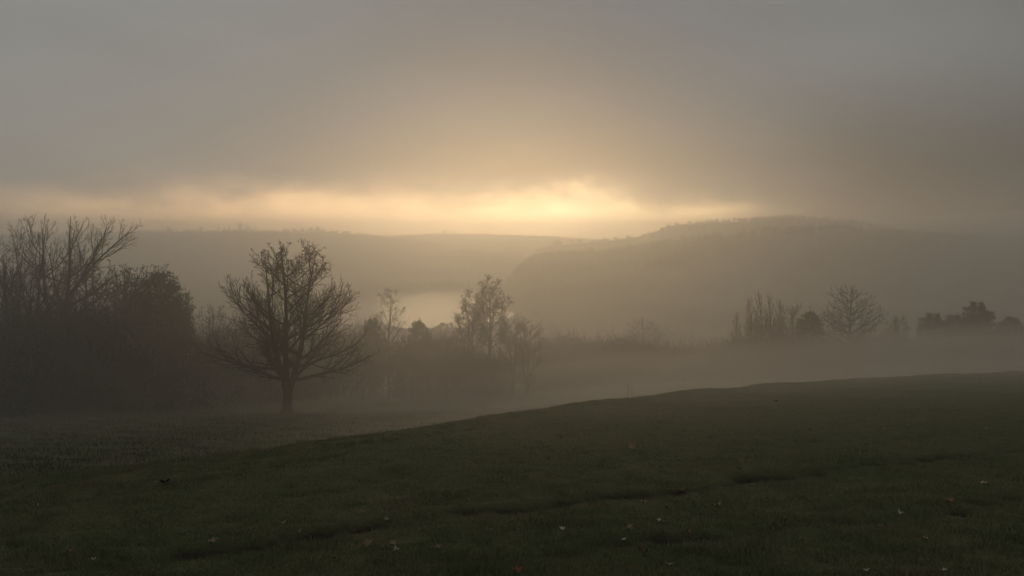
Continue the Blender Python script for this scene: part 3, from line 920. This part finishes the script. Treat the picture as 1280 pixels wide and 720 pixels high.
for px, top, d, k, wd, lb in [(715, 299, 1035, 0, 1.0, 'left tree of the small pair below the brightest light'), (725, 297.5, 1035, 0, 1.2, 'right tree of the small pair below the brightest light'),
        (812, 306, 720, 0, 0.9, 'left tree of the two on the brow of the hill right of the lake'), (826, 302, 720, 2, 0.9, 'right and taller tree of the two on the hill right of the lake'),
        (556, 287, 1525, 0, 1.0, 'left one of two specks of trees on the farthest skyline'), (567, 287.5, 1525, 0, 1.0, 'right one of two specks of trees on the farthest skyline'),
        (672, 316, 718, 0, 1.5, 'round tree on the near end of the hill right of the lake')]:
    stand(ft[k], px, top, d, lb, 'tree', None, wide=wd, rz=px, sink=0.5)

# ------------------------------------------------------------------ small things on the field
def post(px, top, bot, label, r):
    d = 24.0
    for k in range(60):                                    # walk out along the sight line to the field
        if gz(U(px) * d, d) > Vv(bot) * d: break
        d += 0.8
    x = U(px) * d; g = gz(x, d); h = Vv(top) * d - g
    P = Tubes(); P.add([(0, 0, -0.3), (0.01, 0, h * 0.5), (0.03, 0, h), (0.03, 0, h + 0.02)], [r, r * 0.97, r * 0.9, 0.004], 8)
    o = P.build('fence_post', M['wood']); o.location = (x, d, g)
    tag(o, label, 'post', 'fence posts at the crest of the field')
post(785, 481, 495, 'taller thin wooden post on the crest of the field', 0.045)
post(789.5, 483, 495, 'shorter thin wooden post right beside the taller one on the crest', 0.035)


def grass():
    R = np.random.RandomState(9)
    n = 420000
    d = 1.0 / R.uniform(1 / 42.0, 1 / 5.2, n)
    u = R.uniform(-0.68, 0.68, n)
    x = u * d; y = d
    z = ground(x, y)
    keep = (0.5 + 0.5 * wav(x, y, 1.1, 31) + 0.3 * wav(x, y, 0.35, 32)) > R.uniform(-0.35, 0.75, n)
    keep &= R.uniform(0, 1, n) > np.clip(-rut_depth(x, y) / 0.06, 0, 0.85)
    x, y, z, d = x[keep], y[keep], z[keep], d[keep]; n = len(x)
    tuft = np.clip(wav(x, y, 1.7, 35) * 1.4 + 0.5 * wav(x, y, 0.5, 36) - 0.55, 0, 1)
    h = R.uniform(0.018, 0.045, n) * (1 + 0.5 * wav(x, y, 0.8, 33).clip(-0.6, 1) + 1.6 * tuft); w = 0.0022 * (1 + d / 14)
    a = R.uniform(0, 6.283, n); l = R.uniform(0, 6.283, n)
    B = np.stack([x, y, z - 0.004], 1)
    s = np.stack([np.cos(a) * w, np.sin(a) * w, 0 * a], 1)
    T = B + np.stack([np.cos(l) * h * 0.6, np.sin(l) * h * 0.6, h], 1)
    V = np.stack([B - s, B + s, T], 1).reshape(-1, 3)
    tag(mesh_np('grass', V, [np.arange(3 * n).reshape(-1, 3)], M['blade']), 'short damp grass covering the near field', 'grass', kind='stuff')
grass()



def fringe():
    """longer ragged grass along the brow of the field"""
    R = np.random.RandomState(19)
    n = 90000
    u = R.uniform(-0.66, 0.66, n)
    y = np.interp(u, _cu, _cy) + R.uniform(-4.0, 1.2, n); x = u * y
    z = ground(x, y)
    cl = np.clip(0.45 + 0.7 * wav(x, y, 1.3, 61) + 0.5 * wav(x, y, 0.4, 62), 0.12, 1.6)
    h = R.uniform(0.03, 0.085, n) * cl; w = 0.004 + 0.0001 * y
    a = R.uniform(0, 6.283, n); l = R.uniform(0, 6.283, n)
    B = np.stack([x, y, z - 0.004], 1); s = np.stack([np.cos(a) * w, np.sin(a) * w, 0 * a], 1)
    T = B + np.stack([np.cos(l) * h * 0.6, np.sin(l) * h * 0.6, h], 1)
    tag(mesh_np('grass', np.stack([B - s, B + s, T], 1).reshape(-1, 3), [np.arange(3 * n).reshape(-1, 3)], M['blade']), 'ragged longer grass along the brow of the field', 'grass', kind='stuff')
fringe()


def darkening_blades():
    """dark blades added to darken the lower ground beyond the brow, at the left"""
    R = np.random.RandomState(29)
    n = 110000  # blades added only to darken and roughen this ground
    y = R.uniform(18, 72, n); x = R.uniform(-1, 0.12, n) * y * 0.72
    z = ground(x, y)
    keep = (y > np.interp(x / y, _cu, _cy) + 1.5) & (wav(x, y, 3.0, 71) + 0.5 * wav(x, y, 0.9, 72) > R.uniform(-1.2, 0.6, n))
    x, y, z = x[keep], y[keep], z[keep]; n = len(x)
    h = R.uniform(0.08, 0.20, n) * (1 + 0.4 * wav(x, y, 4.0, 73)); w = 0.012
    a = R.uniform(0, 6.283, n); l = R.uniform(0, 6.283, n)
    B = np.stack([x, y, z - 0.01], 1); s = np.stack([np.cos(a) * w, np.sin(a) * w, 0 * a], 1)
    T = B + np.stack([np.cos(l) * h * 0.45, np.sin(l) * h * 0.45, h], 1)
    tag(mesh_np('darkening_blades', np.stack([B - s, B + s, T], 1).reshape(-1, 3), [np.arange(3 * n).reshape(-1, 3)], M['dark_blade']), 'dark blades added to darken the lower ground around the lone tree', 'darkening_blades', kind='stuff')
darkening_blades()


def leaf_mat(name, c1, c2):
    return surf(name, lambda t: t.mix(t.sstep(t.noise(pos(t), 60.0, 3, 0.6), 0.4, 0.65), c1 + (1,), c2 + (1,)), 0.6, 0.35)
LM = dict(brown=leaf_mat('brown_leaf', (0.055, 0.03, 0.014), (0.03, 0.018, 0.01)), orange=leaf_mat('orange_leaf', (0.22, 0.085, 0.025), (0.10, 0.04, 0.015)),
          tan=leaf_mat('tan_leaf', (0.27, 0.19, 0.11), (0.15, 0.10, 0.055)), pale=leaf_mat('pale_leaf', (0.46, 0.40, 0.31), (0.28, 0.23, 0.16)),
          dark=leaf_mat('wet_dark_leaf', (0.045, 0.028, 0.018), (0.022, 0.015, 0.010)))


def maple(seed, curl):
    """lobed leaf, curled, with a stalk; 1 unit across"""
    R = np.random.RandomState(seed)
    n = 40
    th = np.linspace(0, 2 * math.pi, n, endpoint=False)
    r = 0.30 + 0.17 * np.abs(np.cos(2.5 * (th - math.pi / 2))) ** 1.5 + R.uniform(-0.02, 0.02, n)
    r *= 1 - 0.25 * np.exp(-((th - 1.5 * math.pi) / 0.35) ** 2)
    V = [(0, 0, 0.0)]
    for f in (0.5, 1.0):
        for k in range(n):
            x = math.cos(th[k]) * r[k] * f; y = math.sin(th[k]) * r[k] * f
            V.append((x, y, curl * (x * x * 1.6 + 0.6 * y * y + 0.25 * x * y) + 0.03 * math.sin(5 * th[k]) * f))
    V = np.array(V)
    t1 = np.array([(0, 1 + k, 1 + (k + 1) % n) for k in range(n)])
    q = np.array([(1 + k, 1 + n + k, 1 + n + (k + 1) % n, 1 + (k + 1) % n) for k in range(n)])
    m = len(V)
    st = np.array([(-0.012, -0.1, 0.0), (0.012, -0.1, 0.0), (0.03, -0.62, 0.09), (0.012, -0.62, 0.09)])
    V = np.vstack([V, st])
    return V, [t1, np.vstack([q, [(m, m + 1, m + 2, m + 3)]])]

LV = [maple(i, c) for i, c in enumerate((0.5, 1.0, 1.7, 2.6))]
LMESH = {}
def fallen(px, py, wpx, kind, label, group, v=None, rz=None, lean=0.0, cat='leaf'):
    d = near_line(px, py)[1]
    for _ in range(12):
        g = gz(U(px) * d, d); d = d * 0.5 + 0.5 * g / Vv(py)
    x, y = U(px) * d, d; g = gz(x, y)
    R = random.Random(int(px * 7 + py)); v = (0 if kind in ('brown', 'dark') else R.randrange(3)) if v is None else v
    if (v, kind) not in LMESH:
        V, Q = LV[v]
        o = mesh_np('fallen_leaf', V, Q, LM[kind], smooth=True); LMESH[(v, kind)] = o.data
    else:
        o = bpy.data.objects.new('fallen_leaf', LMESH[(v, kind)]); COL.objects.link(o)
    s = wpx * d / F / 0.72
    o.scale = (s, s, s)
    o.location = (x, y, g + 0.022 + 0.2 * s * abs(math.sin(lean)))
    o.rotation_euler = (lean + R.uniform(-0.35, 0.35) - 0.14, R.uniform(-0.35, 0.35), R.uniform(0, 6.28) if rz is None else rz)
    tag(o, label, cat, group)

GF = 'fallen leaves on the near field'
for px, py, w, k, lb in [
        (827, 654.5, 11, 'pale', 'largest pale fallen leaf, lying flat in the middle of the near field'),
        (1126, 646, 8, 'pale', 'pale grey rounded leaf standing on edge at the right of the near field'),
        (790, 561, 11, 'tan', 'pale flattened leaf far up the field, right of the middle'),
        (837, 709, 8, 'pale', 'greyish pale leaf near the bottom edge, right of the middle'),
        (115, 703, 7, 'pale', 'small whitish leaf near the bottom edge at the left'),
        (87, 692, 9, 'orange', 'dull orange leaf near the bottom left corner'),
        (47, 635, 9, 'tan', 'tan leaf farthest to the left on the field'),
        (262, 681, 11, 'tan', 'narrow tan leaf at the left of the near field'),
        (457, 685, 11, 'tan', 'tan curled leaf left of the middle, leftmost of a loose cluster'),
        (491, 682, 8, 'tan', 'tan leaf in the loose cluster left of the middle, second from left'),
        (495, 691, 7, 'pale', 'pale leaf lowest in the loose cluster left of the middle'),
        (547, 688, 7, 'tan', 'small tan leaf at the right end of the loose cluster'),
        (611, 666, 7, 'tan', 'tan leaf just left of the middle of the near field'),
        (483, 652, 5, 'pale', 'tiny pale speck of leaf in the wheel rut left of the middle'),
        (374, 668, 5, 'pale', 'tiny pale speck of leaf beside the wheel rut at the left'),
        (651, 667, 6, 'pale', 'thin pale leaf standing askew in the middle of the near field'),
        (703, 664, 6, 'pale', 'thin pale leaf right of the middle, tilted'),
        (849, 617, 10, 'tan', 'long thin tan leaf lying in the upper wheel rut'),
        (804, 629, 8, 'tan', 'tan leaf just below the upper wheel rut'),
        (834, 637, 7, 'brown', 'brown leaf right above the largest pale leaf'),
        (869, 632, 6, 'brown', 'brown leaf up and right of the largest pale leaf'),
        (897, 634, 9, 'tan', 'thin tan leaf right of the brown leaves below the upper rut'),
        (787, 662, 8, 'tan', 'tan leaf left of the largest pale leaf'),
        (860, 667, 7, 'orange', 'small orange leaf right below the largest pale leaf'),
        (805, 694, 10, 'orange', 'reddish orange leaf near the bottom edge right of the middle'),
        (780, 677, 5, 'pale', 'tiny pale leaf between the largest pale leaf and the reddish one'),
        (863, 687, 5, 'tan', 'tiny tan leaf below the small orange leaf'),
        (646, 717, 11, 'orange', 'reddish leaf cut by the bottom edge in the middle'),
        (1186, 628, 11, 'orange', 'orange leaf at the right, above the pale rounded one'),
        (1230, 606, 7, 'pale', 'whitish leaf near the right edge of the field'),
        (1101, 660, 7, 'orange', 'small orange leaf left below the pale rounded one'),
        (1154, 676, 8, 'tan', 'tan leaf right below the pale rounded one'),
        (1156, 605, 5, 'tan', 'tiny tan leaf up the field at the right'),
        (1180, 716, 6, 'pale', 'pale leaf at the bottom edge near the right corner'),
        (1082, 717, 7, 'pale', 'pale leaf at the bottom edge right of the middle'),
        (875, 576, 6.5, 'dark', 'large dark curled leaf standing up on the middle of the field'),
        (685, 576, 5, 'dark', 'dark curled leaf on the field below the vase-shaped tree'),
        (701, 549, 4.5, 'dark', 'small dark leaf above the dark curled leaf below the vase-shaped tree'),
        (940, 515, 4.5, 'dark', 'dark leaf far up the field, left one of two under the poplars'),
        (970, 502, 4.5, 'dark', 'dark leaf farthest up the field, right one of two under the poplars'),
        (950, 538, 4.5, 'dark', 'dark flat leaf below the two dark leaves under the poplars'),
        (1012, 539, 5, 'dark', 'dark leaf on the field below the pointed conifer'),
        (1101, 535, 4.5, 'dark', 'left dark leaf of the close pair on the right of the field'),
        (1110, 534.5, 4.5, 'dark', 'right dark leaf of the close pair on the right of the field'),
        (996, 555, 6, 'dark', 'flat dark leaf on the field right of the large dark curled one'),
        (924, 589, 6, 'dark', 'small dark leaf down and right of the large dark curled one'),
        (1236, 537, 8, 'tan', 'pale brown leaf far up the field near the right edge'),
        (207, 604, 13, 'dark', 'dark flattened clump of leaves on the left of the field')]:
    up = 0.6 if ('standing' in lb or 'curled' in lb) else 0.0
    fallen(px, py, w, k, lb, GF, lean=up, v=(0 if 'flat' in lb else None))
R_ = random.Random(77)
for i in range(60):
    px = R_.uniform(10, 1275); py = R_.uniform(560, 715) if px < 500 else R_.uniform(525, 715)
    kk = R_.choice(['brown', 'brown', 'orange', 'tan', 'tan', 'brown'])
    fallen(px, py, 2.2 + (py - 520) / 55 * R_.uniform(0.5, 1.2), kk, 'small dull leaf scattered on the grass of the near field, barely visible', 'small dull leaves scattered on the field')
